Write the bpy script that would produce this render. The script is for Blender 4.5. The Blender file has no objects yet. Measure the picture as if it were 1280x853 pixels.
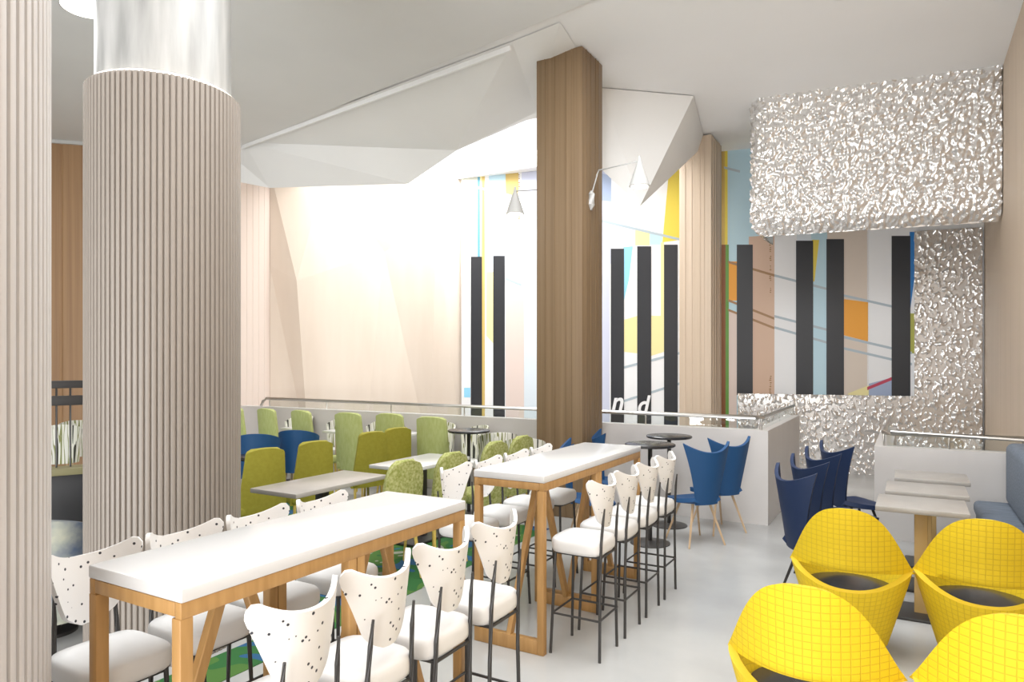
import bpy, bmesh, math, random
from mathutils import Vector, Matrix, noise
random.seed(7)
R = math.radians
C = bpy.context.scene.collection
sc = bpy.context.scene

# ------------------------------------------------------------------ camera
# Room frame: +y runs down the aisle along the counters, +x towards the right wall.
EYE, FPX, HOR = 1.75, 860.0, 452.0
cam_d = bpy.data.cameras.new('camera'); cam = bpy.data.objects.new('camera', cam_d); C.objects.link(cam)
cam.location = (0, 0, EYE); cam.rotation_euler = (R(90), 0, R(30))
cam_d.sensor_width = 36; cam_d.lens = 36*FPX/1280; cam_d.shift_y = (HOR-426.5)/1280
cam_d.clip_start = .05; cam_d.clip_end = 200
sc.camera = cam
# ------------------------------------------------------------------ world, lights, exposure
w = bpy.data.worlds.new('daylight'); sc.world = w; w.use_nodes = True
bg = w.node_tree.nodes['Background']; bg.inputs[0].default_value = (.97, .985, 1.0, 1); bg.inputs[1].default_value = 1.5
sc.view_settings.view_transform = 'Standard'; sc.view_settings.look = 'None'
sc.view_settings.gamma = 1; sc.view_settings.use_curve_mapping = False
sc.view_settings.exposure = 0.1

def area(name, loc, size, power, target, col=(1, 1, 1)):
    l = bpy.data.lights.new(name, 'AREA'); l.shape = 'RECTANGLE'; l.size, l.size_y = size; l.energy = power; l.color = col
    o = bpy.data.objects.new(name, l); C.objects.link(o); o.location = loc
    o.rotation_euler = (Vector(target)-Vector(loc)).to_track_quat('-Z', 'Y').to_euler()
    return o
area('skylight_daylight', (-6.0, 9.6, 7.0), (4, 2.2), 620, (-7.2, 10.2, 1), (1, .99, .97))
area('ceiling_fill', (-2.2, -3.7, .5), (6.5, 1.4), 500, (-1.0, 5.5, 5.2), (.98, .99, 1))  # added low fill behind the camera, aimed up to brighten the ceiling
area('rear_fill', (-2.0, -4.5, 2.6), (6, 4.2), 60, (-3.0, 6, 2.2), (.96, .98, 1))  # added soft fill from behind the camera, not an actual window

area('overhead_fill', (-1.2, 3.7, 5.16), (2.8, 4.8), 300, (-1.2, 3.7, 0), (.93, .97, 1))  # added fill without a fixture, for more light from above
area('lounge_lighting', (-7.0, 4.2, 5.12), (2.6, 4.0), 150, (-6.6, 5.2, 0), (1, .99, .97))
# ------------------------------------------------------------------ helpers
S30, C30 = .5, math.sqrt(3)/2
def rm(X, d): return (C30*X-S30*d, S30*X+C30*d)
def pix(px, d): return rm((px-640)/FPX*d, d)
def at(px, py, z):
    d = (EYE-z)*FPX/(py-HOR); x, y = pix(px, d); return Vector((x, y, z))
def xat(px, y):          # x of the point on the line "room y" that stands in column px
    k = (px-640)/FPX
    return (k*C30*y-S30*y)/(C30+k*S30)

class MB:
    def __init__(s): s.v = []; s.f = []; s.m = []; s.uv = {}
    def add(s, vs, fs, mi=0, uvs=None):
        n = len(s.v); s.v += [Vector(p) for p in vs]
        for k, f in enumerate(fs):
            if uvs: s.uv[len(s.f)] = [uvs[i] for i in f]
            s.f.append([n+i for i in f]); s.m.append(mi)
        return s
    def bm(s, b, mi=0):
        b.verts.index_update(); s.add([v.co.copy() for v in b.verts], [[v.index for v in f.verts] for f in b.faces], mi); b.free(); return s
    def box(s, x0, x1, y0, y1, z0, z1, bev=0, mi=0, seg=2, M=None):
        b = bmesh.new(); bmesh.ops.create_cube(b, size=1)
        for v in b.verts: v.co = Vector(((x0+x1)/2+v.co.x*(x1-x0), (y0+y1)/2+v.co.y*(y1-y0), (z0+z1)/2+v.co.z*(z1-z0)))
        if bev: bmesh.ops.bevel(b, geom=list(b.edges), offset=bev, segments=seg, affect='EDGES', profile=.5)
        if M: bmesh.ops.transform(b, matrix=M, verts=b.verts)
        return s.bm(b, mi)
    def bar(s, a, b_, wx, wy, mi=0, up=(0, 0, 1)):     # rectangular bar between two points
        a, b_ = Vector(a), Vector(b_); d = (b_-a); L = d.length; d.normalize()
        q = d.to_track_quat('Z', 'X'); M = Matrix.Translation(a) @ q.to_matrix().to_4x4()
        return s.box(-wx/2, wx/2, -wy/2, wy/2, 0, L, min(wx, wy)*.1, mi, 1, M)
    def tube(s, pts, r, n=8, mi=0, closed=False):
        pts = [Vector(p) for p in pts]; k = len(pts); rs = r if isinstance(r, (list, tuple)) else [r]*k
        vs = []; fs = []; ref = None
        for i, p in enumerate(pts):
            if closed: t = pts[(i+1) % k]-pts[i-1]
            else: t = pts[min(i+1, k-1)]-pts[max(i-1, 0)]
            t.normalize()
            if ref is None: ref = Vector((0, 0, 1)) if abs(t.z) < .9 else Vector((1, 0, 0))
            a = t.cross(ref).normalized(); b = t.cross(a).normalized(); ref = b.cross(t) if b.cross(t).length > .1 else ref
            ref = -b if False else ref
            for j in range(n):
                c = 2*math.pi*j/n; vs.append(p+(a*math.cos(c)+b*math.sin(c))*rs[i])
        for i in range(k if closed else k-1):
            for j in range(n):
                i2 = (i+1) % k; fs.append([i*n+j, i*n+(j+1) % n, i2*n+(j+1) % n, i2*n+j])
        if not closed: fs += [list(range(n))[::-1], [(k-1)*n+j for j in range(n)]]
        return s.add(vs, fs, mi)
    def lathe(s, prof, n=32, c=(0, 0), mi=0, rf=None):
        vs = []; fs = []; k = len(prof)
        for r, z in prof:
            for j in range(n):
                a = 2*math.pi*j/n; q = r*(rf(j) if rf else 1); vs.append((c[0]+q*math.cos(a), c[1]+q*math.sin(a), z))
        for i in range(k-1):
            for j in range(n): fs.append([i*n+j, i*n+(j+1) % n, (i+1)*n+(j+1) % n, (i+1)*n+j])
        fs += [list(range(n))[::-1], [(k-1)*n+j for j in range(n)]]
        return s.add(vs, fs, mi)
    def prism(s, poly, z0, z1, mi=0):
        n = len(poly); vs = [(x, y, z0) for x, y in poly]+[(x, y, z1) for x, y in poly]
        return s.add(vs, [list(range(n))[::-1], list(range(n, 2*n))]+[[i, (i+1) % n, n+(i+1) % n, n+i] for i in range(n)], mi)
    def shell(s, fn, nu, nv, th, mi=0, su=1, sv=1, closed=False, uvf=None, nf=None):   # thin curved sheet with real thickness
        P = [[Vector(fn(i/nu, j/nv)) for i in range(nu+1)] for j in range(nv+1)]
        def nrm(j, i):
            a = P[j][min(i+1, nu)]-P[j][max(i-1, 0)]
            if closed and i in (0, nu): a = P[j][1]-P[j][nu-1]
            b = P[min(j+1, nv)][i]-P[max(j-1, 0)][i]; c = a.cross(b)
            return c.normalized() if c.length > 1e-9 else Vector((0, 0, 1))
        vs = []; uvs = []
        for sgn in (.5, -.5):
            for j in range(nv+1):
                for i in range(nu+1): vs.append(P[j][i]+(nf(P[j][i]) if nf else nrm(j, i))*th*sgn); uvs.append(uvf(P[j][i]) if uvf else (i/nu*su, j/nv*sv))
        W = nu+1; N = W*(nv+1); fs = []
        for j in range(nv):
            for i in range(nu):
                q = [j*W+i, j*W+i+1, (j+1)*W+i+1, (j+1)*W+i]; fs.append(q); fs.append([N+x for x in q[::-1]])
        for i in range(nu):
            fs.append([i+1, i, N+i, N+i+1]); b = nv*W; fs.append([b+i, b+i+1, N+b+i+1, N+b+i])
        if not closed:
            for j in range(nv):
                fs.append([j*W, (j+1)*W, N+(j+1)*W, N+j*W]); e = nu; fs.append([(j+1)*W+e, j*W+e, N+j*W+e, N+(j+1)*W+e])
        return s.add(vs, fs, mi, uvs)
    def build(s, name, mats, parent=None, loc=None, smooth=40):
        me = bpy.data.meshes.new(name); me.from_pydata([tuple(p) for p in s.v], [], s.f)
        for m in (mats if isinstance(mats, (list, tuple)) else [mats]): me.materials.append(m)
        for p, mi in zip(me.polygons, s.m): p.material_index = mi
        if s.uv:
            ul = me.uv_layers.new(name='uv')
            for fi, us in s.uv.items():
                for li, q in zip(me.polygons[fi].loop_indices, us): ul.data[li].uv = q
        me.validate(); me.update()
        if smooth:
            for p in me.polygons: p.use_smooth = True
            me.set_sharp_from_angle(angle=R(smooth))
        o = bpy.data.objects.new(name, me); C.objects.link(o)
        if parent: o.parent = parent
        if loc: o.location = loc
        return o

def tag(o, label, cat, group=None):
    o['label'] = label; o['category'] = cat
    if group: o['group'] = group
    return o
def thing(name, label, cat, loc, rot=0, group=None):
    o = bpy.data.objects.new(name, None); C.objects.link(o); o.empty_display_size = .1
    o.location = loc; o.rotation_euler = (0, 0, R(rot)); return tag(o, label, cat, group)
def dup(root, loc, rot, label, group=None, mat=None):
    r = root.copy(); C.objects.link(r); r.location = loc; r.rotation_euler = (0, 0, R(rot)); r['label'] = label
    if group: r['group'] = group
    for ch in list(root.children):
        c = ch.copy(); C.objects.link(c); c.parent = r
        for g in list(ch.children):
            d = g.copy(); C.objects.link(d); d.parent = c
    return r
def struct(o): o['kind'] = 'structure'; return o

# ------------------------------------------------------------------ materials
def mat(name, col, rough=.5, metal=0, spec=.5, coat=0):
    m = bpy.data.materials.new(name); m.use_nodes = True; b = m.node_tree.nodes['Principled BSDF']
    b.inputs['Base Color'].default_value = (*col, 1); b.inputs['Roughness'].default_value = rough; b.inputs['Metallic'].default_value = metal
    b.inputs['Specular IOR Level'].default_value = spec; b.inputs['Coat Weight'].default_value = coat
    return m
def N(m, t, **kw):
    n = m.node_tree.nodes.new(t)
    for k, v in kw.items(): setattr(n, k, v)
    return n
def L(m, a, b): m.node_tree.links.new(a, b)
def coords(m, kind='Object', scale=(1, 1, 1)):
    tc = N(m, 'ShaderNodeTexCoord'); mp = N(m, 'ShaderNodeMapping'); mp.inputs['Scale'].default_value = scale
    L(m, tc.outputs[kind], mp.inputs['Vector']); return mp.outputs['Vector']
def ramp(m, fac, stops, interp='LINEAR'):
    r = N(m, 'ShaderNodeValToRGB'); r.color_ramp.interpolation = interp; e = r.color_ramp.elements
    while len(e) > 1: e.remove(e[-1])
    e[0].position = stops[0][0]; e[0].color = (*stops[0][1], 1)
    for p, c in stops[1:]:
        q = e.new(p); q.color = (*c, 1)
    L(m, fac, r.inputs[0]); return r.outputs[0]
def mottled(name, c0, c1, scale=(4, 4, 4), rough=.5, bump=0, detail=4, kind='Object', spec=.5, metal=0):
    m = mat(name, c0, rough, metal, spec); b = m.node_tree.nodes['Principled BSDF']
    n = N(m, 'ShaderNodeTexNoise'); n.inputs['Detail'].default_value = detail; n.inputs['Scale'].default_value = 1
    L(m, coords(m, kind, scale), n.inputs['Vector'])
    L(m, ramp(m, n.outputs['Fac'], [(.3, c0), (.7, c1)]), b.inputs['Base Color'])
    if bump:
        bp = N(m, 'ShaderNodeBump'); bp.inputs['Strength'].default_value = bump; bp.inputs['Distance'].default_value = .01
        L(m, n.outputs['Fac'], bp.inputs['Height']); L(m, bp.outputs['Normal'], b.inputs['Normal'])
    return m
def speckled(name, base, dot, scale, th, rough=.55, c2=None):
    m = mat(name, base, rough); b = m.node_tree.nodes['Principled BSDF']
    v = N(m, 'ShaderNodeTexVoronoi'); v.inputs['Scale'].default_value = 1; v.inputs['Randomness'].default_value = 1
    L(m, coords(m, 'Object', scale), v.inputs['Vector'])
    st = [(0, dot), (th, dot), (th*1.15, base)]
    L(m, ramp(m, v.outputs['Distance'], st), b.inputs['Base Color']); return m

M = {}
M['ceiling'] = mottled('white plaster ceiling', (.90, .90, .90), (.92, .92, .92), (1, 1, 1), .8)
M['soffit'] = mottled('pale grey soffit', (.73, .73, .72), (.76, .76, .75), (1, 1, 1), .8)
M['facet'] = mottled('white faceted panel', (.85, .85, .84), (.88, .88, .87), (1, 1, 1), .7)
M['floor'] = mottled('polished pale concrete', (.39, .39, .385), (.52, .52, .51), (.9, .9, .9), .22, 0, 6)
M['white_top'] = mat('white solid surface', (.66, .655, .65), .22)
M['lowwall'] = mottled('warm white panel', (.58, .55, .53), (.62, .59, .57), (2, 2, 2), .45)
M['oak'] = mottled('oiled oak frame', (.38, .205, .065), (.48, .275, .10), (30, 30, 3), .45, .1)
M['pillar'] = mottled('walnut veneer', (.185, .118, .06), (.245, .165, .092), (26, 26, .35), .5, .1)
M['pillar_pale'] = mottled('pale oak veneer', (.60, .48, .36), (.68, .55, .43), (26, 26, .35), .5)
M['wood_wall'] = mottled('timber panelling', (.30, .17, .085), (.40, .24, .12), (20, 20, .3), .5)
M['beige'] = mottled('pale draped veneer', (.66, .56, .47), (.73, .64, .55), (2, 2, .3), .6)
M['strip'] = mat('pale fluted veneer', (.70, .60, .54), .6)
M['flute'] = mottled('taupe fluted cladding', (.265, .228, .195), (.29, .252, .218), (1, 1, 1), .5)
M['flute_pale'] = mottled('pale fluted cladding', (.45, .425, .41), (.49, .465, .45), (1, 1, 1), .5)
M['plaster'] = mottled('brushed marble plaster', (.22, .22, .21), (.50, .49, .475), (7, 7, .9), .3, 0, 6)
M['steel'] = mat('brushed steel', (.62, .60, .57), .3, 1)
M['black_metal'] = mat('black metal', (.035, .032, .03), .4)
M['black'] = mat('black laminate', (.02, .02, .022), .25)
M['seatwhite'] = mottled('white leatherette', (.72, .71, .70), (.75, .74, .73), (6, 6, 6), .5)
M['dotted'] = speckled('white dotted shell', (.77, .755, .74), (.03, .03, .04), (30, 30, 30), .15)
M['blue'] = mat('blue felt', (.010, .070, .195), .6)
M['navy'] = mat('navy felt', (.006, .021, .072), .55)
M['lightwood'] = mottled('light wood legs', (.52, .36, .22), (.60, .44, .28), (20, 20, 3), .5)
M['olive'] = mottled('olive upholstery', (.31, .275, .025), (.36, .32, .035), (30, 30, 30), .75)
M['green'] = mottled('pale green upholstery', (.41, .45, .15), (.48, .52, .22), (40, 40, 12), .8)
M['green_speck'] = mottled('mottled green weave', (.22, .25, .035), (.50, .50, .22), (45, 45, 45), .85)
M['yellow_leg'] = mat('yellow stained legs', (.62, .45, .10), .5)
M['greytop'] = mottled('pale stone laminate', (.36, .335, .31), (.42, .395, .365), (5, 5, 5), .3)
M['bench'] = mottled('blue grey bouclé', (.11, .135, .175), (.20, .235, .285), (5, 60, 60), .8)
M['darkgrey'] = mat('dark grey panel', (.035, .035, .037), .5)
M['ochre'] = mat('olive ledge', (.22, .20, .10), .5)
M['yellowpost'] = mat('honey timber post', (.60, .40, .16), .45)
M['lampwhite'] = mat('white lamp enamel', (.58, .58, .57), .4)
def emit(name, col, s):
    m = mat(name, col); b = m.node_tree.nodes['Principled BSDF']; b.inputs['Emission Color'].default_value = (*col, 1); b.inputs['Emission Strength'].default_value = s; return m
M['lamp'] = emit('lamp diffuser', (1, .95, .86), 6)
M['cove'] = emit('cove strip light', (1, .94, .84), 2.2)

m = mat('clear glass', (.95, .97, .97), .02); nt = m.node_tree; out = nt.nodes['Material Output']
tr = N(m, 'ShaderNodeBsdfTransparent'); gl = N(m, 'ShaderNodeBsdfGlossy'); gl.inputs['Roughness'].default_value = .02
mx = N(m, 'ShaderNodeMixShader'); fr = N(m, 'ShaderNodeValue'); fr.outputs[0].default_value = .05
tr.inputs['Color'].default_value = (.94, .96, .96, 1)
L(m, fr.outputs[0], mx.inputs[0]); L(m, tr.outputs[0], mx.inputs[1]); L(m, gl.outputs[0], mx.inputs[2]); L(m, mx.outputs[0], out.inputs['Surface'])
M['glass'] = m

m = mat('hammered metal', (.86, .845, .83), .24, .75); M['hammered'] = m

def quilt(name, c, line):         # woven grid from the shell's own UVs
    m = mat(name, c, .7); b = m.node_tree.nodes['Principled BSDF']
    br = N(m, 'ShaderNodeTexBrick'); br.offset = 0; br.squash = 1
    br.inputs['Color1'].default_value = (*c, 1); br.inputs['Color2'].default_value = (c[0]*.97, c[1]*.97, c[2], 1); br.inputs['Mortar'].default_value = (*line, 1)
    br.inputs['Scale'].default_value = 1; br.inputs['Mortar Size'].default_value = .075; br.inputs['Brick Width'].default_value = 1; br.inputs['Row Height'].default_value = 1
    br.inputs['Mortar Smooth'].default_value = .6
    L(m, coords(m, 'UV'), br.inputs['Vector']); L(m, br.outputs['Color'], b.inputs['Base Color'])
    bp = N(m, 'ShaderNodeBump'); bp.inputs['Strength'].default_value = .5; bp.inputs['Distance'].default_value = .006; bp.invert = True
    L(m, br.outputs['Fac'], bp.inputs['Height']); L(m, bp.outputs['Normal'], b.inputs['Normal']); return m
M['yellow'] = quilt('yellow quilted weave', (.76, .54, .008), (.62, .42, .008))
m = mat('striped weave', (.8, .8, .75), .6); b = m.node_tree.nodes['Principled BSDF']
wv = N(m, 'ShaderNodeTexNoise'); wv.inputs['Scale'].default_value = 1; wv.inputs['Detail'].default_value = 1
L(m, coords(m, 'UV', (14, .6, 1)), wv.inputs['Vector'])
L(m, ramp(m, wv.outputs['Fac'], [(0, (.04, .04, .03)), (.38, (.80, .79, .72)), (.5, (.25, .26, .10)), (.56, (.80, .79, .74))], 'CONSTANT'), b.inputs['Base Color'])
M['zebra'] = m
m = mat('patterned carpet', (.1, .3, .1), .9); b = m.node_tree.nodes['Principled BSDF']
nz = N(m, 'ShaderNodeTexNoise'); nz.inputs['Scale'].default_value = 1; nz.inputs['Detail'].default_value = 2; nz.inputs['Distortion'].default_value = 1.2
L(m, coords(m, 'Object', (1.5, 1.5, 1)), nz.inputs['Vector'])
L(m, ramp(m, nz.outputs['Fac'], [(0, (.012, .05, .17)), (.38, (.02, .10, .22)), (.46, (.025, .13, .03)), (.54, (.07, .17, .03)), (.62, (.36, .36, .30))], 'CONSTANT'), b.inputs['Base Color'])
M['carpet'] = m

# ------------------------------------------------------------------ setting
XR, ZC, YP = .96, 5.25, 7.70
WX, WY, WS = -1.346, 11.925, .159           # mural wall line: y = WY + WS (x - WX)
def wally(x): return WY+WS*(x-WX)
def wallpt(px, py, off=0):                  # point of the mural wall that the given sight line meets
    k = (px-640)/FPX
    # X = k d ; X = C30 x + S30 y ; d = -S30 x + C30 y
    a = C30+k*S30; bq = S30-k*C30
    x = -bq*(WY-off-WS*WX)/(a+bq*WS); y = WY-off+WS*(x-WX); d = -S30*x+C30*y
    return Vector((x, y, EYE+(HOR-py)/FPX*d))

f = MB(); f.add([(-16, -3.6, 0), (XR+.2, -3.6, 0), (XR+.2, 13, 0), (-16, 13, 0), (-16, -3.6, -.2), (XR+.2, -3.6, -.2), (XR+.2, 13, -.2), (-16, 13, -.2)],
      [[0, 1, 2, 3], [7, 6, 5, 4], [0, 4, 5, 1], [1, 5, 6, 2], [2, 6, 7, 3], [3, 7, 4, 0]])
struct(f.build('floor', M['floor'], smooth=0))
# ceiling slab with a skylight opening over the far void
c = MB(); SX0, SX1, SY0, SY1 = -9.3, -3.6, 8.75, 10.9
for x0, x1, y0, y1 in ((-16, SX0, -3.5, 13), (SX1, XR+.2, -3.5, 13), (SX0, SX1, -3.5, SY0), (SX0, SX1, SY1, 13)):
    c.box(x0, x1, y0, y1, ZC, ZC+.3)
struct(c.build('ceiling', M['ceiling'], smooth=0))
struct(MB().box(-16, -5.2, -3.75, -3.6, 0, ZC).build('wall_rear_blocker', M['ceiling'], smooth=0))  # unseen wall, added to cut the light from behind left
struct(MB().box(-16.15, -16, -3.6, 13, 0, ZC).build('wall_left_blocker', M['ceiling'], smooth=0))  # out of view, added to close off light entering at the left side
# right timber wall
struct(MB().box(XR, XR+.15, -3.5, wally(XR)+.2, 0, ZC).build('wall_right', M['pillar_pale'], smooth=0))
# back wall behind the mural
bw = MB(); xl = -7.46
bw.prism([(xl, wally(xl)+.02), (XR+.1, wally(XR+.1)+.02), (XR+.1, wally(XR+.1)+.25), (xl, wally(xl)+.25)], 0, ZC)
struct(bw.build('wall_back', M['ceiling'], smooth=0))
# pale folded veneer wall beyond the void: real creases
bl0, bl1 = Vector((-7.47, wally(-7.47)+.05)), Vector((-10.06, 8.62))
ax = (bl1-bl0).normalized(); nr = Vector((ax.y, -ax.x))
if nr.dot(-bl0) < 0: nr = -nr
Lw = (bl1-bl0).length
def bp(s, z, o): q = bl0+ax*s*Lw+nr*o; return (q.x, q.y, z)
pts = {'a0': bp(0, 0, 0), 'a1': bp(0, 3.4, .0), 'a2': bp(0, ZC, .0), 'b0': bp(.18, 0, .10), 'b1': bp(.15, 4.35, .34), 'b2': bp(.06, ZC, .1), 'c0': bp(.52, 0, .04), 'c1': bp(.42, 3.8, .08),
       'c2': bp(.36, ZC, .30), 'd0': bp(.80, 0, .16), 'd1': bp(.86, 3.2, .26), 'd2': bp(.72, ZC, .05), 'e0': bp(1, 0, 0), 'e1': bp(1, 3.5, 0), 'e2': bp(1, ZC, 0)}
kk = list(pts); ix = {k: i for i, k in enumerate(kk)}
tri = ['a0b0b1', 'a0b1a1', 'a1b1b2', 'a1b2a2', 'b0c0c1', 'b0c1b1', 'b1c1c2', 'b1c2b2', 'c0d0d1', 'c0d1c1', 'c1d1d2', 'c1d2c2', 'd0e0e1', 'd0e1d1', 'd1e1e2', 'd1e2d2']
fb = MB(); fb.add([pts[k] for k in kk], [[ix[t[0:2]], ix[t[2:4]], ix[t[4:6]]] for t in tri])
n0 = len(kk); back = [bp(0, 0, -.2), bp(1, 0, -.2), bp(1, ZC, -.2), bp(0, ZC, -.2)]
fb.add(back, [[0, 1, 2, 3]])
struct(fb.build('wall_far', M['beige'], smooth=0))
# pale fluted strip wall and timber wall at far left
def fluted_wall(name, p, q, z1, m, pitch, dep, z0=0):
    p, q = Vector(p), Vector(q); a = (q-p); Lx = a.length; a.normalize(); n = Vector((a.y, -a.x))
    if n.dot(-p) < 0: n = -n
    k = max(1, int(Lx/pitch)); poly = []
    for i in range(k):
        for s, o in ((0, 0), (.08, dep), (.92, dep), (1, 0)): poly.append(tuple(p+a*(Lx*(i+s)/k)+n*o))
    poly += [tuple(q-n*.12), tuple(p-n*.12)]
    b = MB(); b.prism(poly, z0, z1); return struct(b.build(name, m, smooth=0))
fluted_wall('wall_left_pale', (-10.06, 8.62), (-9.72, 7.45), ZC, M['strip'], .17, .012)
fluted_wall('wall_left', (-9.72, 7.45), (-13.6, 3.6), ZC-.12, M['wood_wall'], .34, .012)

# mural: flat painted panels on the back wall
PAL = {'white': (.84, .85, .87), 'black': (.022, .023, .028), 'sky': (.50, .70, .80), 'pale': (.70, .78, .85), 'lav': (.60, .63, .78), 'yellow': (.78, .62, .08), 'gold': (.62, .45, .14),
       'orange': (.83, .36, .03), 'peach': (.66, .46, .34), 'sand': (.68, .59, .51), 'blue': (.02, .20, .55), 'teal': (.10, .32, .45), 'cyan': (.30, .66, .88), 'green': (.12, .30, .05),
       'brown': (.25, .10, .04), 'lime': (.42, .42, .08), 'cable': (.42, .50, .56), 'cablebrown': (.36, .20, .09), 'pink': (.74, .62, .57), 'slate': (.36, .44, .62), 'red': (.50, .05, .10), 'ltyellow': (.84, .76, .38), 'sage': (.58, .60, .52)}
pk = list(PAL); PM = [mat('mural '+k, PAL[k], .45) for k in pk]
mu = MB()
def poly(col, pts, off=.0):
    mu.add([wallpt(x, y, .03+off) for x, y in pts], [list(range(len(pts)))[::-1]], pk.index(col))
def strip(col, x0, x1, y0, y1, off=.001, dx=0): poly(col, [(x0, y0), (x1, y0), (x1+dx, y1), (x0+dx, y1)], off)
TOPY, BOT = 208, 560
def top(px): return 213-.115*(px-576)*(1 if px < 700 else 1)
# ground colours, left to right
for col, a, b_ in (('white', 577, 597), ('white', 597, 633), ('white', 633, 652), ('pale', 652, 690), ('lav', 690, 762), ('white', 762, 850), ('ltyellow', 850, 900), ('brown', 899, 908), ('sky', 908, 950), ('peach', 936, 968), ('white', 968, 996), ('pale', 996, 1034), ('sky', 1014, 1034), ('sand', 1034, 1086), ('white', 1084, 1116), ('white', 1116, 1150)):
    k = {'peach': 296, 'sky': None}.get(col, None)
    y0 = (top(a), top(b_)); o = .0
    if col == 'peach': y0 = (296, 294); o = .001
    poly(col, [(a, y0[0]), (b_, y0[1]), (b_, BOT), (a, BOT)], o if col != 'sky' or a < 1000 else .001)
strip('sage', 577, 597, 216, 231); strip('teal', 597, 600, 213, 540, .002); strip('ltyellow', 600, 602.5, 213, 540, .002); strip('gold', 602.5, 606, 213, 540, .002)
strip('sky', 611, 632, 213, 238); poly('pale', [(606, 236), (632, 243), (632, 330), (606, 330)], .0015)
poly('gold', [(632, 211), (648, 209), (648, 246), (632, 243)], .002); poly('pink', [(632, 243), (650, 248), (650, 330), (632, 330)], .001)
poly('lav', [(652, 207), (672, 205), (672, 252), (652, 248)], .002); strip('lav', 752, 764, 215, 330, .001); poly('slate', [(745, 215), (764, 220), (764, 252), (745, 250)], .002)
poly('ltyellow', [(608, 340), (617, 340), (617, 430), (608, 420)], .001); strip('cyan', 580, 588, 485, 497, .002)
strip('pink', 632, 655, 360, 540, .001)
poly('cyan', [(779, 309), (791, 308), (786, 350), (779, 380)], .002); poly('yellow', [(837, 205), (850, 195), (850, 300), (828, 303)], .002); poly('ltyellow', [(794, 288), (812, 288), (812, 307), (794, 307)], .001)
strip('ltyellow', 826, 830, 303, 430, .002); poly('sky', [(812, 292), (828, 292), (828, 306), (812, 306)], .0015); poly('ltyellow', [(780, 400), (797, 395), (797, 442), (780, 440)], .001); poly('ltyellow', [(814, 395), (830, 395), (830, 440), (814, 445)], .001)
strip('gold', 899, 908, 170, 306, .002); strip('yellow', 906, 909.5, 170, 306, .003); strip('brown', 899, 904, 306, 560, .003); strip('green', 907, 911, 306, 560, .003); strip('orange', 910, 921, 327, 376, .002); strip('pink', 910, 921, 390, 560, .002)
poly('yellow', [(1015, 300), (1024, 300), (1018, 352), (1015, 352)], .003); poly('orange', [(1054, 374), (1085, 378), (1085, 427), (1054, 419)], .003)
poly('blue', [(1137, 290), (1144, 290), (1144, 340), (1138, 386)], .003); strip('lime', 1138, 1143, 392, 442, .003); poly('slate', [(1086, 480), (1116, 472), (1116, 500), (1086, 500)], .002); poly('red', [(1084, 484), (1116, 471), (1116, 475), (1084, 488)], .003)
poly('ltyellow', [(1060, 492), (1086, 482), (1086, 500), (1060, 500)], .002)
# long cables sweeping across
for x0, y0, x1, y1, c_ in ((577, 228, 672, 252, 'cable'), (745, 273, 850, 298, 'cable'), (905, 208, 925, 213, 'cable'), (910, 326, 968, 343, 'cablebrown'), (968, 343, 1034, 360, 'cable'), (1054, 368, 1116, 382, 'cable'), (910, 374, 968, 397, 'cablebrown'),
                           (910, 386, 968, 409, 'cablebrown'), (968, 394, 1034, 411, 'cable'), (968, 408, 1034, 427, 'cable'), (1054, 420, 1140, 440, 'cable'), (1054, 434, 1140, 454, 'cable'), (632, 347, 652, 355, 'cable'), (780, 458, 850, 440, 'cable'), (780, 500, 850, 478, 'cable')):
    poly(c_, [(x0, y0), (x1, y1), (x1, y1+3), (x0, y0+3)], .0035)
# tall black bars
for a, b_, y0, y1 in ((588.5, 602.5, 321, 545), (616.5, 631, 320, 545), (763.5, 780, 311, 545), (796.5, 814, 308, 545), (830, 847, 306, 545), (921, 941, 306, 494), (995, 1016.5, 301, 495), (1033, 1055, 299, 495), (1114.5, 1138, 295, 497)):
    strip('black', a, b_, y0, y1, .006)
# small vertical caption marks
for x0, ys in ((648.5, (218, 228, 233)), (648.5, (262, 268)), (962.5, (301, 309, 320, 332, 345, 360)), (962.5, (470, 478, 486))):
    for y in ys:
        for j in range(3): strip('cablebrown', x0+random.uniform(-1.2, .4), x0+random.uniform(.8, 2), y+j*2.4, y+j*2.4+1.4, .004)
mural = tag(mu.build('wall_mural', PM, smooth=0), 'tall mural of pale and coloured panels crossed by black bars on back wall', 'mural')
def letters(txt, px0, px1, py, parent):
    cu = bpy.data.curves.new('lettering', 'FONT'); cu.body = txt; cu.size = 1; cu.extrude = .004; cu.shear = .25; cu.offset = .02
    o = bpy.data.objects.new('lettering_source', cu); C.objects.link(o)
    bpy.context.view_layer.update()
    me = bpy.data.meshes.new_from_object(o.evaluated_get(bpy.context.evaluated_depsgraph_get())); bpy.data.objects.remove(o)
    xs = [v.co.x for v in me.vertices]; p0, p1 = wallpt(px0, py, .045), wallpt(px1, py, .045); s = (p1-p0).length/(max(xs)-min(xs))
    d = (p1-p0).normalized(); x0 = min(xs)
    for v in me.vertices:
        q = p0+d*((v.co.x-x0)*s)+Vector((0, 0, v.co.y*s*1.15))+Vector((d.y, -d.x, 0))*v.co.z; v.co = q
    me.materials.append(PM[pk.index('white')]); ob = bpy.data.objects.new('lettering', me); C.objects.link(ob); ob.parent = parent; ob['label'] = 'white script letters'
letters('n', 764.5, 779.5, 514, mural); letters('d', 797.5, 813.5, 517, mural)

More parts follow.
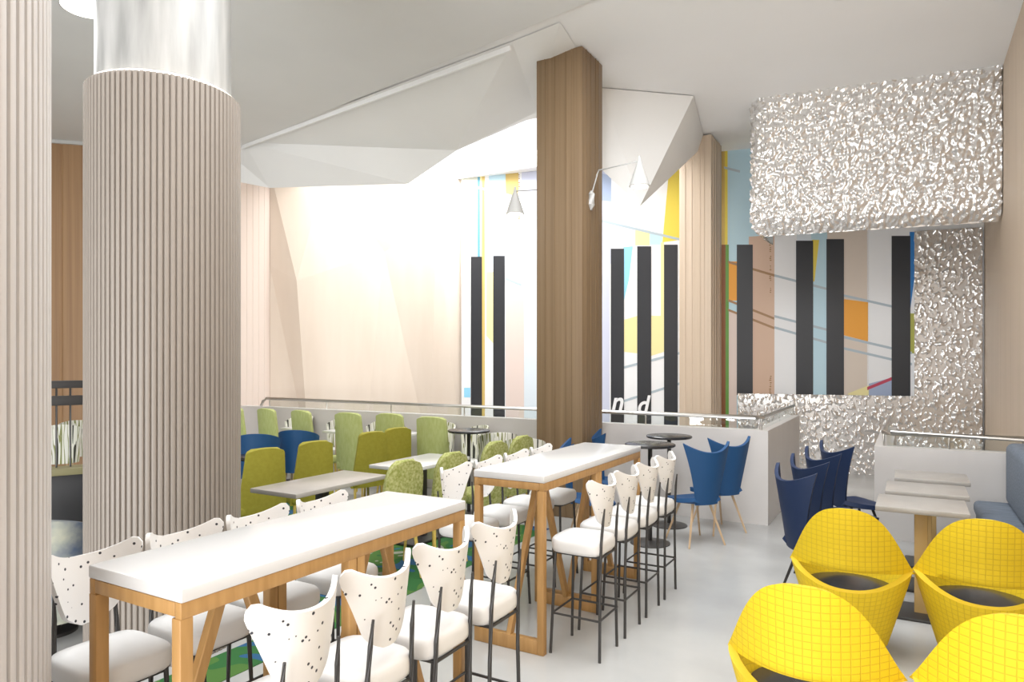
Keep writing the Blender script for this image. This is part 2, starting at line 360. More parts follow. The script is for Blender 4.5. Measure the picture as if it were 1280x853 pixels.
# hammered metal: lower back wall, right part, and the deep canopy
def hammer(p, amp):
    a = noise.noise(Vector((p[0]*23, p[1]*23, p[2]*15))); b = noise.noise(Vector((p[0]*42+5, p[1]*42, p[2]*27)))
    return amp*(a*1.1+.45*b)
def metal_grid(mb, P, nu, nv, amp, nrm):
    vs = []
    for j in range(nv+1):
        for i in range(nu+1):
            q = Vector(P(i/nu, j/nv)); vs.append(q+nrm(i/nu)*hammer(q, amp))
    mb.add(vs, [[j*(nu+1)+i, j*(nu+1)+i+1, (j+1)*(nu+1)+i+1, (j+1)*(nu+1)+i] for j in range(nv) for i in range(nu)])
wn = Vector((WS, -1, 0)).normalized()
hm = MB()
def wall_patch(x0, x1, z0, z1):
    yo = .09
    P = lambda u, v: (x0+(x1-x0)*u, wally(x0+(x1-x0)*u)-yo, z0+(z1-z0)*v)
    metal_grid(hm, P, max(4, int((x1-x0)/.015)), max(4, int((z1-z0)/.017)), .046, lambda u: wn)
xa = wallpt(923, 500, .05).x; xb = wallpt(1143, 400, .05).x; zlow = wallpt(1060, 494, .05).z; ztop = 3.72
XM = XR-.03; wall_patch(xa, XM, 0, zlow); wall_patch(xb, XM, zlow, ztop)
hm.prism([(xa, wally(xa)-.085), (XM, wally(XM)-.085), (XM, wally(XM)-.04), (xa, wally(xa)-.04)], 0, zlow-.005)
hm.prism([(xb, wally(xb)-.085), (XM, wally(XM)-.085), (XM, wally(XM)-.04), (xb, wally(xb)-.04)], zlow-.005, ztop)
tag(hm.build('metal_cladding', M['hammered'], smooth=80), 'hammered silver metal cladding around and below the mural', 'wall cladding')
ca = MB(); cx0, cx1, cz0 = -1.86, XR-.01, 3.43
def cfront(x): return 9.56+.14*(x-cx0)
rc = .22
def cpath(s):      # left return, rounded corner, front run
    tot = .7+rc*math.pi/2+(cx1-cx0-rc); L_ = s*tot
    if L_ < .7: return Vector((cx0, cfront(cx0)+rc+.7-L_, 0)), Vector((-1, 0, 0))
    L_ -= .7
    if L_ < rc*math.pi/2:
        a = L_/rc; return Vector((cx0+rc-rc*math.cos(a), cfront(cx0)+rc-rc*math.sin(a), 0)), Vector((-math.cos(a), -math.sin(a), 0))
    L_ -= rc*math.pi/2; x = cx0+rc+L_; return Vector((x, cfront(x)-.14*rc, 0)), Vector((.14, -1, 0)).normalized()
def cP(u, v):
    q, n = cpath(u)
    # the bottom edge rolls inwards
    t = max(0, (.13-v)/.13); return q-n*(.16*t*t)+Vector((0, 0, cz0+.0+(ZC-cz0)*v))
metal_grid(ca, cP, 240, 112, .046, lambda u: cpath(u)[1])
# inner face of the canopy skirt
vs = []; nn = 60
for i in range(nn+1):
    q, n = cpath(i/nn); vs += [tuple(q-n*.16+Vector((0, 0, cz0))), tuple(q-n*.16+Vector((0, 0, ZC)))]
ca.add(vs, [[2*i, 2*i+1, 2*i+3, 2*i+2] for i in range(nn)])
tag(ca.build('metal_canopy', M['hammered'], smooth=80), 'deep hammered silver canopy hanging from ceiling above the mural', 'canopy')

# hanging faceted bulkhead (real folded solid)
def cp(px, py, z): return at(px, py, z) if z < EYE else Vector((*pix(px, (z-EYE)*FPX/(HOR-py)), z))
def pd(px, py, d): x, y = pix(px, d); return Vector((x, y, EYE+(HOR-py)/FPX*d))
A0 = cp(280, 186, ZC-.01); A = cp(305, 178, ZC-.01); B = cp(640, 52, ZC-.01); Cc = cp(700, 28, ZC-.01); G = cp(753, 110, ZC-.01); H = cp(867, 120, ZC-.01); I_ = cp(882, 180, ZC-.02)
F0 = pd(285, 225, 11.3); F = pd(337, 235, 11.2); E = pd(510, 230, 10.2); D = pd(571, 188, 9.9); K1 = pd(671, 140, 9.2); K2 = pd(753, 213, 8.5); J = pd(800, 258, 8.4)
fv = [A0, A, B, Cc, G, H, I_, F0, F, E, D, K1, K2, J]
nm = ['A0', 'A', 'B', 'C', 'G', 'H', 'I', 'F0', 'F', 'E', 'D', 'K1', 'K2', 'J']; q = {k: i for i, k in enumerate(nm)}
faces = ['A0 A F F0', 'A B D E', 'A E F', 'B K1 D', 'B C K1', 'C G K2 K1', 'G H J K2', 'H I J']
bk = MB(); bk.add(fv, [[q[k] for k in s.split()] for s in faces])
tops = [Vector((p.x, min(p.y+o_, 12), ZC-.01)) for p, o_ in zip((F0, F, E, D, K1, K2, J), (.35, .35, .35, .35, .4, 1.3, 1.8))]; low = [F0, F, E, D, K1, K2, J]
bk.add(low+tops, [[i, i+1, i+8, i+7] for i in range(6)])
bk.add([J, I_, tops[-1]], [[0, 1, 2]])
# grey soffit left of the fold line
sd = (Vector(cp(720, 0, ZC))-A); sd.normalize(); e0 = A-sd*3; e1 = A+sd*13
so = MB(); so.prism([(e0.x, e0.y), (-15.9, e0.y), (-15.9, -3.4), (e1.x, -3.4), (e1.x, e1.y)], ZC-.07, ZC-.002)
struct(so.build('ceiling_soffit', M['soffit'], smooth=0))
struct(bk.build('ceiling_bulkhead', M['facet'], smooth=0))
# slim light cove along the fold
dv = (B-A).normalized()
MBc = MB(); MBc.bar(A+Vector((0, -.03, -.085)), B+Vector((0, -.03, -.085)), .06, .03)
struct(MBc.build('trim_1', M['ceiling']))
# white cornice on the far-left timber wall
tr_ = MB(); p, q_ = Vector((-9.72, 7.45)), Vector((-13.6, 3.6)); a_ = (q_-p).normalized(); n_ = Vector((-a_.y, a_.x)); n_ = n_ if n_.dot(-p) > 0 else -n_
tr_.prism([tuple(p+n_*.05), tuple(q_+n_*.05), tuple(q_-n_*.12), tuple(p-n_*.12)], ZC-.12, ZC-.005)
struct(tr_.build('trim_2', M['lampwhite']))

# carpet zone under the lounge side
cpz = MB().prism([(-9.3, 3.15), (-3.56, 3.15), (-3.56, 2.2), (-3.25, 2.2), (-3.25, 6.42), (-9.3, 6.42)], 0, .004)
tag(cpz.build('carpet', M['carpet'], smooth=0), 'blue and green patterned carpet under the lounge tables', 'carpet')

# ------------------------------------------------------------------ columns and pillars
def fluted_column(loc, r, zt, label, m, rot=0):
    t = thing('fluted_column', label, 'column', (*loc, 0), rot)
    nf = 84; per = 8; prof = (.972, .996, 1, 1, 1, 1, .996, .972)
    b = MB(); b.lathe([(r, 0), (r, zt-.01), (r-.012, zt)], nf*per, rf=lambda j: prof[j % per]); b.build('cladding', m, t, smooth=30)
    b = MB(); b.lathe([(r*.87, zt-.03), (r*.87, ZC)], 64); o = b.build('plaster_shaft', M['plaster'], t); o['label'] = 'streaky white plaster upper shaft'
    b = MB(); k = 48; b.tube([((r*.925)*math.cos(2*math.pi*i/k), (r*.925)*math.sin(2*math.pi*i/k), zt+.004) for i in range(k)], .012, 6, closed=True)
    o = b.build('cove_light', M['cove'], t); o['label'] = 'glowing ring of cove light'
    return t
fluted_column((-4.04, 2.65), .44, 3.40, 'big taupe fluted round column standing behind the nearest counter', M['flute'])
fluted_column((-2.50, .74), .44, 3.40, 'pale fluted round column at left edge of the photo, closest to camera', M['flute_pale'])
def timber_pillar(x0, x1, y0, y1, zt, label, m):
    t = thing('timber_pillar', label, 'pillar', ((x0+x1)/2, (y0+y1)/2, 0)); wx, wy = (x1-x0)/2, (y1-y0)/2
    MB().box(-wx, wx, -wy, wy, 0, zt, .006).build('casing', m, t)
    b = MB()
    for u in (-.62, -.2, .3, .55):        # thin shadow-gap battens
        b.box(u*wx-.004, u*wx+.004, -wy-.006, -wy, 0, zt); b.box(wx, wx+.006, u*wy-.004, u*wy+.004, 0, zt)
    b.build('batten', m, t); return t
timber_pillar(-3.70, -3.13, 6.97, 7.55, ZC-.01, 'tall brown timber square pillar rising behind the far counter', M['pillar'])
timber_pillar(-3.11, -2.617, 10.61, 11.28, ZC-.03, 'pale oak square pillar standing before the mural', M['pillar_pale'])

# ------------------------------------------------------------------ parapets with glass and steel rails
def parapet(label, loc, runs, zt, zr, nameg):
    # runs: list of ((x0,y0),(x1,y1)) centre lines, relative to loc
    t = thing('parapet', label, 'parapet', (*loc, 0)); b = MB(); th = .16; left = min(min(a[0], c[0]) for a, c in runs)
    h = th/2; (a, c), (_, e) = runs
    if a[0] < 0: b.prism([(a[0], -h), (h, -h), (h, e[1]), (-h, e[1]), (-h, h), (a[0], h)], 0, zt)
    else: b.prism([(-h, -h), (c[0], -h), (c[0], h), (h, h), (h, e[1]), (-h, e[1])], 0, zt)
    b.build('wall_panel', M['lowwall'], t, smooth=0)
    return t
# left parapet: long run along y=YP, then a return towards the mural
t = parapet('long warm white parapet with steel handrail behind the green chairs and round tables', (-1.38, YP+.08), [((-8.32, 0), (0, 0)), ((0, 0), (0, 2.35))], 1.01, 1.14, None)
rail = MB(); rail.tube([(-7.90, 0, 1.02), (-7.86, 0, 1.09), (-7.78, 0, 1.14), (-.06, 0, 1.14), (0, .06, 1.14), (0, 2.35, 1.14)], .024, 8); hr = rail.build('handrail', M['steel'], t)
x = -7.7
while x < -.1:
    x1 = min(x+1.28, -.03); MB().box(x+.01, x1-.01, -.006, .006, 1.0, 1.125).build('glass_pane', M['glass'], t); x += 1.28
for k in range(2): MB().box(-.006, .006, .05+k*1.15, .05+k*1.15+1.13, 1.0, 1.125).build('glass_pane', M['glass'], t)
for x in [-7.7+1.28*k for k in range(7)]+[0]: MB().tube([(x, 0, 1.0), (x, 0, 1.13)], .009, 6).build('rail_post', M['steel'], hr)
MB().tube([(0, 2.3, 1.0), (0, 2.3, 1.13)], .009, 6).build('rail_post', M['steel'], hr)
# right parapet behind the booth tables
t = parapet('short warm white parapet with steel rail behind the dining tables at right', (-.22, YP+.08), [((0, 0), (1.10, 0)), ((0, 0), (0, 2.3))], .91, 1.04, None)
rail = MB(); rail.tube([(1.17, 0, 1.04), (.06, 0, 1.04), (0, .06, 1.04), (0, 2.3, 1.04)], .024, 8); hr = rail.build('handrail', M['steel'], t)
MB().box(.03, 1.14, -.006, .006, .90, 1.025).build('glass_pane', M['glass'], t); MB().box(-.006, .006, .05, 2.3, .90, 1.025).build('glass_pane', M['glass'], t)
for p_ in ((0, 0), (.55, 0), (1.12, 0), (0, 1.15), (0, 2.28)): MB().tube([(*p_, .9), (*p_, 1.03)], .009, 6).build('rail_post', M['steel'], hr)

# ------------------------------------------------------------------ counters
def counter(loc, Lg, label):
    t = thing('counter_table', label, 'table', (*loc, 0))         # local: x from -.5 to 0, y from 0 to Lg
    MB().box(-.50, 0, 0, Lg, 1.025, 1.07, .007).build('tabletop', M['white_top'], t)['label'] = 'white slab top'
    lw = .044; ys = [.022, Lg/2-.024, Lg/2+.024, Lg-.022]
    b = MB()
    for x0, x1 in ((-.495, -.495+.03), (-.035, -.005)): b.box(x0, x1, .002, Lg-.002, .975, 1.0255, .003)
    for y in ys: b.box(-.4645, -.0355, y-.02, y+.02, .98, 1.0245, .003)
    b.build('apron', M['oak'], t)
    for y in ys:
        for x in (-.473, -.027): MB().box(x-lw/2, x+lw/2, y-lw/2, y+lw/2, 0, .976, .004).build('leg', M['oak'], t)
        MB().box(-.452, -.048, y-lw/2, y+lw/2, 0, .085, .004).build('base_rail', M['oak'], t)
    for a, b_ in ((ys[0], ys[1]), (ys[2], ys[3])):
        mid = (a+b_)/2
        for e, s in ((a, -.02), (b_, .02)):
            MB().bar((-.25, mid+s, 1.02), (-.25, e, .07), .042, .036).build('brace', M['oak'], t)
    return t
NX, NY, FX, FY = -1.878, 1.283, -1.870, 3.62
counter((NX, NY), 1.52, 'nearest white topped counter table with oak trestle frame')
counter((FX, FY), 1.70, 'farther white topped counter table with oak trestle frame before the brown pillar')

# ------------------------------------------------------------------ bar stools (facing +y)
def make_stool(label, loc, rot, group):
    t = thing('bar_stool', label, 'bar stool', loc, rot, group)
    # cushion: rounded square, slightly domed
    b = bmesh.new(); bmesh.ops.create_cube(b, size=1); bmesh.ops.subdivide_edges(b, edges=list(b.edges), cuts=7, use_grid_fill=True)
    for v in b.verts:
        x, y, z = v.co.x*2, v.co.y*2, v.co.z*2
        k = (abs(x)**5+abs(y)**5)**.2; mm = max(abs(x), abs(y)); s = mm/k if k > 1e-6 else 1
        e = 1-.07*abs(z)**4
        v.co = Vector((x*s*.165*e, y*s*.165*e, .652+z*.042+(.012*(1-min(1, mm)**2) if z > .9 else 0)))
    MB().bm(b).build('seat', M['seatwhite'], t, smooth=75)
    def back(u, v):
        s = 2*u-1; h = v
        wd = .080+.110*h**.95
        if h > .80: wd *= 1-.13*((h-.80)/.20)**3
        if h < .2: wd *= 1-.6*((.2-h)/.2)**2
        x = s*wd; zz = .765+h*(.250+.055*abs(s)**2.4*(1 if abs(s) < .9 else 1-.25*((abs(s)-.9)/.1)**2))+(0 if h > .15 else 0)
        y = -.152-.035*h+2.9*x*x
        return (x, y, zz)
    MB().shell(back, 20, 16, .017).build('backrest', M['dotted'], t, smooth=60)['label'] = 'white dotted backrest with raised tips'
    for sx in (-1, 1):
        MB().tube([(sx*.152, .150, 0), (sx*.128, .128, .61)], .0095, 8).build('leg', M['black_metal'], t)
        MB().tube([(sx*.136, -.160, 0), (sx*.122, -.157, .45), (sx*.117, -.162, .68), (sx*.111, -.170, .80), (sx*.108, -.180, .89)], [.0095, .0095, .0095, .009, .005], 8).build('leg', M['black_metal'], t)
    z = .24; b = MB(); k = .143
    pts_ = [(-k, k, z), (k, k, z), (k, -k-.016, z), (-k, -k-.016, z)]
    for i in range(4): b.tube([pts_[i], pts_[(i+1) % 4]], .007, 6)
    b.build('footrest', M['black_metal'], t)
    b = MB(); b.tube([(-.12, -.155, .60), (.12, -.155, .60)], .008, 6); b.tube([(-.128, .127, .60), (.128, .127, .60)], .008, 6)
    b.tube([(-.126, .127, .603), (-.121, -.155, .603)], .008, 6); b.tube([(.126, .127, .603), (.121, -.155, .603)], .008, 6); b.build('seat_frame', M['black_metal'], t)
    return t
ordn = ['first', 'second', 'third', 'fourth']
st0 = None
for tbl, x0, y0, rows in (('nearest counter', NX, NY, {'aisle': (.20, .575, .96, 1.36), 'column': (.168, .54, .914, 1.32)}), ('farther counter', FX, FY, {'aisle': (.225, .635, 1.04, 1.45), 'column': (.19, .60, 1.01, 1.42)})):
    for side, ss in rows.items():
        for k, s in enumerate(ss):
            lx, rot = (x0+.155, 90) if side == 'aisle' else (x0-.5-.155, -90)
            lab = 'white dotted bar stool, %s from camera on %s side of the %s' % (ordn[k], 'aisle' if side == 'aisle' else 'lounge', tbl)
            loc = (lx, y0+s, 0); grp = 'white bar stools at the counters'
            if side == 'column': loc = (lx, y0+s, .0)
            st0 = make_stool(lab, loc, rot, grp) if st0 is None else (dup(st0, loc, rot, lab), st0)[1]

# ------------------------------------------------------------------ yellow lounge armchairs (facing +y)
def make_yellow(label, loc, rot, group):
    t = thing('lounge_armchair', label, 'armchair', loc, rot, group)
    sxx = .315
    def hood(u, v):
        s = math.sin((2*u-1)*math.pi/2); W = max(1-v, .015); h = W**2.8
        x = s*W*sxx*(1+.05*h**4)
        z0 = .535-.04*abs(s)**2.2; z = z0+(.905-z0)*(1-h)
        z -= .05*abs(s)**2*(1-h)*h
        return (x, -.262-.05*(1-h)+2.6*x*x, z)
    MB().shell(hood, 40, 28, .036, uvf=lambda p: (p.x/.03, p.z/.03), nf=lambda p: Vector((5.2*p.x, -1, .1)).normalized()).build('backrest', M['yellow'], t, smooth=80)
    def rim(a):            # a: 0 at back, pi at front
        c = math.cos(a); sd = abs(math.sin(a))
        return (.42 if c > 0 else .40)+(.10 if c > 0 else .115)*sd**2.5
    def tub(u, v):
        a = (2*u-1)*math.pi; z = .07+(rim(a)-.07)*v; g = (z-.07)/.45
        rr = .60+.42*g-.05*max(0, g-.8)
        return (math.sin(a)*sxx*rr, -math.cos(a)*(.285 if math.cos(a) > 0 else .30)*rr+.0, z)
    MB().shell(tub, 56, 14, .034, su=58, sv=13, closed=True).build('tub', M['yellow'], t, smooth=80)
    b = MB(); b.lathe([(.16, .33), (.24, .34), (.26, .365), (.25, .385), (.12, .395), (.01, .397)], 32); o = b.build('seat_cushion', M['black'], t); o['label'] = 'glossy dark seat pad'
    b = MB(); b.lathe([(.17, 0), (.18, .012), (.17, .025), (.05, .04), (.05, .10)], 32); b.build('base', M['black_metal'], t)
    return t
YG = 'yellow quilted lounge armchairs'
y0_ = make_yellow('yellow quilted armchair at the left of the back pair, beside the navy chairs', (-.315, 4.68, 0), 0, YG)
dup(y0_, (.355, 4.76, 0), 0, 'yellow quilted armchair at the right of the back pair, near the right wall')
dup(y0_, (-.35, 3.10, 0), 0, 'yellow quilted armchair at the left of the front pair, closest to camera')
dup(y0_, (.345, 3.14, 0), 0, 'yellow quilted armchair at bottom right corner of the photo')

# ------------------------------------------------------------------ blue winged chairs (facing +y)
def make_blue(label, loc, rot, group, felt, legm):
    t = thing('winged_chair', label, 'chair', loc, rot, group)
    def back(u, v):
        s = 2*u-1; h = v; wd = .12+.135*h**1.3
        x = s*wd; z = .40+h*(.50+.085*abs(s)**2)
        y = -.20-.09*h+1.7*x*x
        return (x, y, z)
    MB().shell(back, 20, 18, .026).build('backrest', felt, t, smooth=70)
    def seat(u, v):
        s = 2*u-1; y = -.20+.42*v; wd = .14+.09*math.sin(math.pi*min(1, v*1.0)*.62)
        if v > .8: wd *= 1-.25*((v-.8)/.2)**2
        return (s*wd, y, .42+.035*s*s*(1-v)-.02*math.sin(v*math.pi)+(.0 if v < .85 else -.02*(v-.85)/.15))
    MB().shell(seat, 14, 14, .04).build('seat', felt, t, smooth=70)
    for sx in (-1, 1):
        for sy in (-1, 1): MB().tube([(sx*.20, sy*.20, 0), (sx*.09, sy*.10, .405)], [.009, .014], 8).build('leg', legm, t)
    return t
BG = 'blue winged chairs at the round tables'
b0 = make_blue('bright blue winged chair against the parapet, right of the farther round black table', (-1.72, 7.24, 0), 50, BG, M['blue'], M['lightwood'])
dup(b0, (-1.80, 6.66, 0), 50, 'bright blue winged chair right of the nearer round black table, behind the last bar stool')
dup(b0, (-2.76, 7.14, 0), -62, 'bright blue winged chair between brown pillar and farther round black table')
dup(b0, (-2.66, 6.12, 0), -62, 'bright blue winged chair in front of brown pillar, half hidden by the farther counter')
n0_ = make_blue('navy winged chair nearest the yellow armchairs', (-.56, 5.42, 0), -52, 'navy winged chairs in a row', M['navy'], M['black_metal'])
dup(n0_, (-.54, 6.05, 0), -52, 'navy winged chair second from the yellow armchairs')
dup(n0_, (-.50, 6.62, 0), -52, 'navy winged chair third from the yellow armchairs')
dup(n0_, (-.44, 7.22, 0), -52, 'navy winged chair closest to the right parapet')

# ------------------------------------------------------------------ booth tables and banquette at right
def dining(label, loc, wx, wy, h, top_m, legm, cat='table', group=None, name='dining_table'):
    t = thing(name, label, cat, loc, 0, group)
    MB().box(-wx/2, wx/2, -wy/2, wy/2, h-.035, h, .005).build('tabletop', top_m, t)
    MB().box(-.04, .04, -.04, .04, .02, h-.034, .005).build('post', legm, t)
    MB().box(-wx*.36, wx*.36, -wy*.36, wy*.36, 0, .022, .006).build('base', M['black_metal'], t)
    return t
d0 = dining('pale stone topped dining table nearest the yellow armchairs', (.07, 5.53, 0), .54, .50, .77, M['greytop'], M['yellowpost'], group='dining tables at right')
dup(d0, (.11, 6.20, 0), 0, 'pale stone topped dining table in the middle of the three at right')
dup(d0, (.16, 6.90, 0), 0, 'pale stone topped dining table closest to the right parapet')
t = thing('banquette', 'blue grey upholstered banquette along the right wall', 'bench', (.73, 6.35, 0))
MB().box(-.20, .22, -1.0, 1.25, .0, .36, .01).build('plinth', M['darkgrey'], t)
MB().box(-.22, .22, -1.0, 1.25, .36, .48, .04, seg=3).build('seat_cushion', M['bench'], t)
MB().box(.02, .22, -1.0, 1.25, .47, 1.02, .06, seg=4).build('back_cushion', M['bench'], t)

# ------------------------------------------------------------------ black round tables
def round_table(label, loc, r, h, group):
    t = thing('round_table', label, 'table', loc, 0, group)
    b = MB(); b.lathe([(r-.012, h-.028), (r, h-.02), (r, h-.006), (r-.008, h)], 40); b.build('tabletop', M['black'], t)
    b = MB(); b.tube([(0, 0, .015), (0, 0, h-.027)], .022, 12); b.build('post', M['black_metal'], t)
    b = MB(); b.lathe([(.19, 0), (.19, .008), (.04, .022), (.02, .03)], 32); b.build('base', M['black_metal'], t); return t
RG = 'black round tables'
r0 = round_table('round black pedestal table close to the left parapet, between blue chairs', (-2.22, 7.20, 0), .24, .96, RG)
dup(r0, (-2.16, 6.40, 0), 0, 'round black pedestal table nearer the farther counter, between blue chairs')
dup(r0, (xat(586, 6.55), 6.55, 0), 0, 'round black pedestal table among the green chairs, left of brown pillar')

# ------------------------------------------------------------------ green high-back chairs (facing +y)
def make_green(label, loc, rot, group, felt, h, rnd, wb, wt, name='high_back_chair'):
    t = thing(name, label, 'chair', loc, rot, group)
    def back(u, v):
        s = 2*u-1; wd = wb+(wt-wb)*v; q = 1-rnd
        if v > q: wd *= 1-.6*rnd**.5*(1-math.sqrt(max(0, 1-((v-q)/rnd)**2)))*1.6
        x = s*wd; zz = .36+v*(h-.36)-.012*s*s*v
        return (x, -.20-.07*v+.9*x*x, zz)
    MB().shell(back, 14, 40, .05).build('backrest', felt, t, smooth=60)
    MB().box(-wb, wb, -.21, .22, .36, .47, .035, seg=3).build('seat', felt, t)
    for sx in (-1, 1):
        MB().tube([(sx*(wb-.02), .19, 0), (sx*(wb-.04), .17, .37)], [.012, .016], 8).build('leg', M['yellow_leg'], t)
        MB().tube([(sx*(wb-.01), -.23, 0), (sx*(wb-.04), -.18, .37)], [.012, .016], 8).build('leg', M['yellow_leg'], t)
    return t
OG = 'olive high-back chairs'
o0 = make_green('olive high-back chair touching the edge of the big column', (-5.20, 4.28, 0), 72, OG, M['olive'], .97, .07, .22, .165)
dup(o0, (-5.22, 4.90, 0), 72, 'olive high-back chair second from the big column, behind the stone table')
dup(o0, (-5.34, 5.86, 0), 72, 'olive high-back chair third from the big column')
dup(o0, (-5.40, 6.36, 0), 72, 'olive high-back chair farthest from the big column')
GG = 'pale green high-back chairs along the parapet'; g0 = None
pos = ['closest to the big column', 'second from the big column', 'third from the big column', 'fourth from the big column', 'fifth from the big column', 'beside the round black table']
for k, (px, hh) in enumerate(((312, 1), (352, 1), (395, 1), (450, 1), (501, 1), (553, 1))):
    y_ = 6.93 if k == 4 else 6.78; loc = (xat(px, y_), y_, 0); lab = 'pale green high-back chair in the row along the parapet, '+pos[k]
    rr = -8 if k < 3 else 4
    if g0 is None: g0 = make_green(lab, loc, rr, GG, M['green'], 1.10, .06, .225, .195)
    else: dup(g0, loc, rr, lab)
SG = 'mottled green rounded chairs'
s0 = make_green('mottled green rounded chair at the stone table, nearest the counters', (-3.66, 4.30, 0), 78, SG, M['green_speck'], .97, .30, .19, .175, 'rounded_chair')
dup(s0, (-3.60, 4.86, 0), 78, 'mottled green rounded chair between stone table and white table')
dup(s0, (-3.70, 5.72, 0), 80, 'mottled green rounded chair below the round black table, left of farther counter')
dup(s0, (-3.72, 6.28, 0), 80, 'mottled green rounded chair closest to the brown pillar')

# cafe tables in the lounge
tb = dining('pale stone topped cafe table beside the big column', (-4.16, 4.10, 0), .50, 1.02, .76, M['greytop'], M['black_metal'], group='cafe tables in the lounge', name='cafe_table')
tw = dining('white topped cafe table beyond the mottled green chairs', (-4.18, 5.45, 0), .52, .95, .76, M['white_top'], M['black_metal'], group='cafe tables in the lounge', name='cafe_table')
for k, px in enumerate((371, 424, 508)):
    y_ = 7.40 if k == 2 else 7.17; loc = (xat(px, y_), y_, 0); lab = 'small white cafe table by the parapet, '+('nearest the big column', 'behind the olive chairs', 'left of the round black table')[k]
    if k == 0: tc_ = dining(lab, loc, .36, .30, .78, M['white_top'], M['lightwood'], group='small cafe tables by the parapet', name='cafe_table')
    else: dup(tc_, loc, 0, lab)
dining('dark cafe table between the blue lounge chairs and olive chairs', (-6.02, 4.98, 0), .42, .42, .74, M['black'], M['black_metal'], name='cafe_table')

# striped slat chairs by the parapet
def make_zebra(label, loc, rot, group, cloth=None, name='striped_chair'):
    t = thing(name, label, 'chair', loc, rot, group)
    def back(u, v):
        a = (2*u-1)*R(95); r = .20+.035*v; return (math.sin(a)*r, -math.cos(a)*r*.95, .40+v*(.52-.10*(abs(2*u-1))**2))
    MB().shell(back, 24, 8, .02, su=1, sv=1).build('backrest', cloth or M['zebra'], t, smooth=60)
    b = MB(); b.lathe([(.14, .40), (.19, .41), (.20, .44), (.19, .475), (.08, .485)], 24); b.build('seat', cloth or M['seatwhite'], t)
    for sx in (-1, 1):
        for sy in (-1, 1): MB().tube([(sx*.17, sy*.15, 0), (sx*.12, sy*.11, .41)], [.010, .014], 8).build('leg', M['lightwood'], t)
    return t
z0_ = None
for k, (px, y, rot, lab) in enumerate(((371, 7.46, 180, 'behind the gap between second and third pale green chairs'), (424, 7.46, 180, 'between the third and fourth pale green chairs'),
        (475, 7.46, 180, 'behind the farthest olive chair'), (547, 7.46, 180, 'behind the gap left of the last pale green chair'), (588, 7.40, 150, 'behind the round black table in the lounge'),
        (622, 7.05, 40, 'right of the round black table, back turned'), (655, 6.70, 30, 'closest to the brown pillar, back turned'))):
    loc = (xat(px, y), y, 0); lab = 'white and black striped tub chair '+lab
    if z0_ is None: z0_ = make_zebra(lab, loc, rot, 'striped tub chairs')
    else: dup(z0_, loc, rot, lab)

q0 = make_zebra('blue rounded tub chair beside the big column, behind the leftmost olive chair', (xat(323, 5.45), 5.45, 0), 40, 'blue tub chairs in the lounge', M['blue'], 'tub_chair')
dup(q0, (xat(374, 6.0), 6.0, 0), 30, 'blue rounded tub chair behind the second olive chair from the column')
# ------------------------------------------------------------------ far left slice: divider screen, armchair
p = Vector(pix(58, 4.95)); q2 = Vector(pix(128, 5.15)); md = (p+q2)/2; hv = (q2-p).length/2+.15; ang = math.degrees(math.atan2((q2-p).y, (q2-p).x))
t = thing('divider_screen', 'dark low divider with twin rails between the two columns', 'divider', (md.x, md.y, 0), ang)
MB().box(-hv, hv, -.06, .06, 0, .93, .006).build('panel', M['darkgrey'], t)
MB().box(-hv, hv, -.09, .09, .93, .98, .004).build('ledge', M['ochre'], t)
for z0, z1 in ((1.555, 1.61), (1.43, 1.50)): MB().box(-hv, hv, -.025, .025, z0, z1, .004).build('rail', M['black_metal'], t)
k = -hv+.04
while k < hv:
    MB().tube([(k, 0, .975), (k, 0, 1.58)], .007, 6).build('baluster', M['black_metal'], t); k += .085
x, y = pix(64, 4.45)
t = thing('tub_armchair', 'small patterned armchair before the dark divider, beside the pale column', 'armchair', (x, y, 0), 35)
def tb_(u, v):
    a = (2*u-1)*R(120); r = .24+.03*v; return (math.sin(a)*r, -math.cos(a)*r, .12+v*(.66-.16*abs(2*u-1)**2))
MB().shell(tb_, 24, 8, .05).build('backrest', mottled('patterned tub fabric', (.05, .10, .22), (.55, .55, .42), (5, 5, 5), .8), t, smooth=60)
b = MB(); b.lathe([(.10, .14), (.21, .15), (.22, .36), (.20, .40), (.05, .41)], 24); b.build('seat', M['navy'], t)
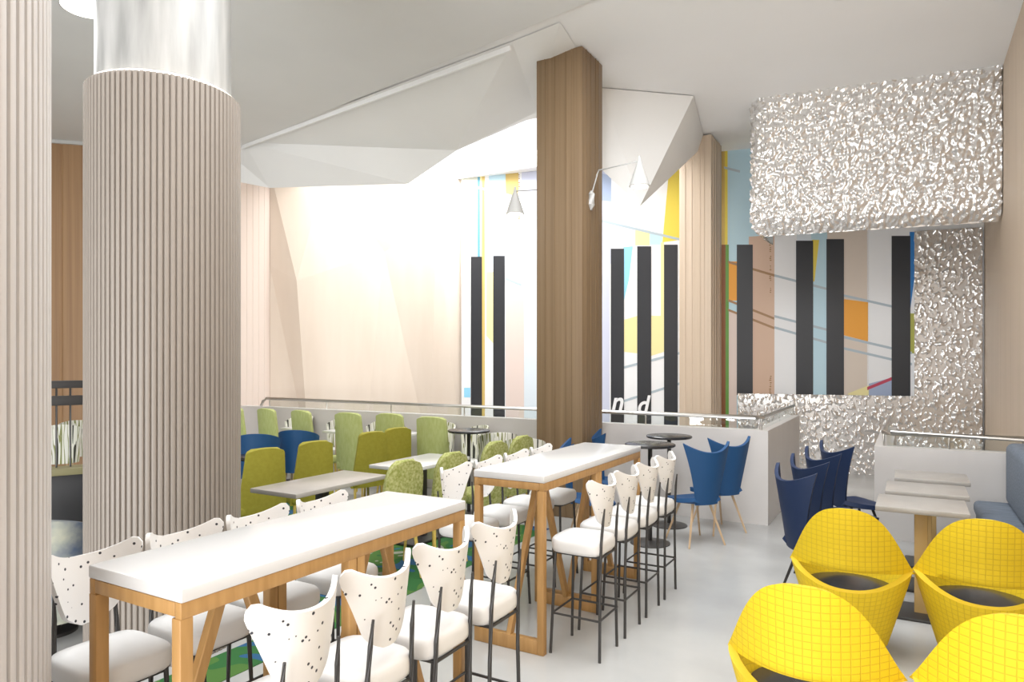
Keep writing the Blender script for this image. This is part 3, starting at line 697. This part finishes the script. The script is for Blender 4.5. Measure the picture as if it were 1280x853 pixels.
b = MB(); b.lathe([(.15, 0), (.15, .02), (.06, .03), (.06, .15)], 24); b.build('base', M['black_metal'], t)
# white striped chairs beyond the divider
for k, px in enumerate((76, 98)):
    xx, yy = pix(px, (9.2, 9.9)[k]); dup(z0_, (xx, yy, 0), 60, 'white and black striped tub chair seen through the dark divider, '+('left one', 'right one')[k], 'striped chairs beyond the divider')

# ------------------------------------------------------------------ lamps
def wall_lamp(label, root, arm, drop):
    # root on the pillar face, arm end relative to root
    t = thing('wall_lamp', label, 'lamp', root, 0, 'cone wall lamps'); a = Vector(arm)
    MB().tube([(0, 0, -.16), (0, 0, -.10), (0, 0, .02), (0, 0, .06)], [.012, .04, .04, .012], 12).build('bracket', M['lampwhite'], t)
    MB().tube([(0, 0, 0), (a.x*.12, a.y*.12, .22), (a.x*.16, a.y*.16, .27), (a.x, a.y, .27)], .009, 8).build('arm', M['lampwhite'], t)
    b = MB(); z = .27
    b.lathe([(.012, z+.05), (.02, z), (.11, z-.27), (.105, z-.272)], 28, (a.x, a.y)); sh = b.build('shade', M['lampwhite'], t)
    b = MB(); b.lathe([(.09, z-.276), (.085, z-.285), (.02, z-.29)], 24, (a.x, a.y)); b.build('bulb', M['lamp'], sh)
    return t
x, y = pix(785, 6.7)
wall_lamp('white cone wall lamp on the right face of the brown pillar', (-3.11, 7.18, 3.62), (.62, -.15, 0), 0)
wall_lamp('white cone wall lamp on the left face of the brown pillar', (-3.715, 7.18, 3.50), (-.33, -.1, 0), 0)
xx, yy, _ = cp(106, -8, ZC)
t = thing('ceiling_light', 'round white ceiling light above the column', 'ceiling light', (xx, yy, ZC-.07))
b = MB(); b.lathe([(.22, 0), (.22, -.06), (.205, -.065)], 40); hs = b.build('housing', M['lampwhite'], t)
b = MB(); b.lathe([(.20, -.066), (.19, -.075), (.05, -.08)], 40); b.build('diffuser', M['lamp'], hs)

for o in list(C.objects):
    if o.parent is None and o.get('category') in ('chair', 'table', 'armchair') and -9.3 < o.location.x < -3.3 and 3.1 < o.location.y < 6.65: o.location.z = .01
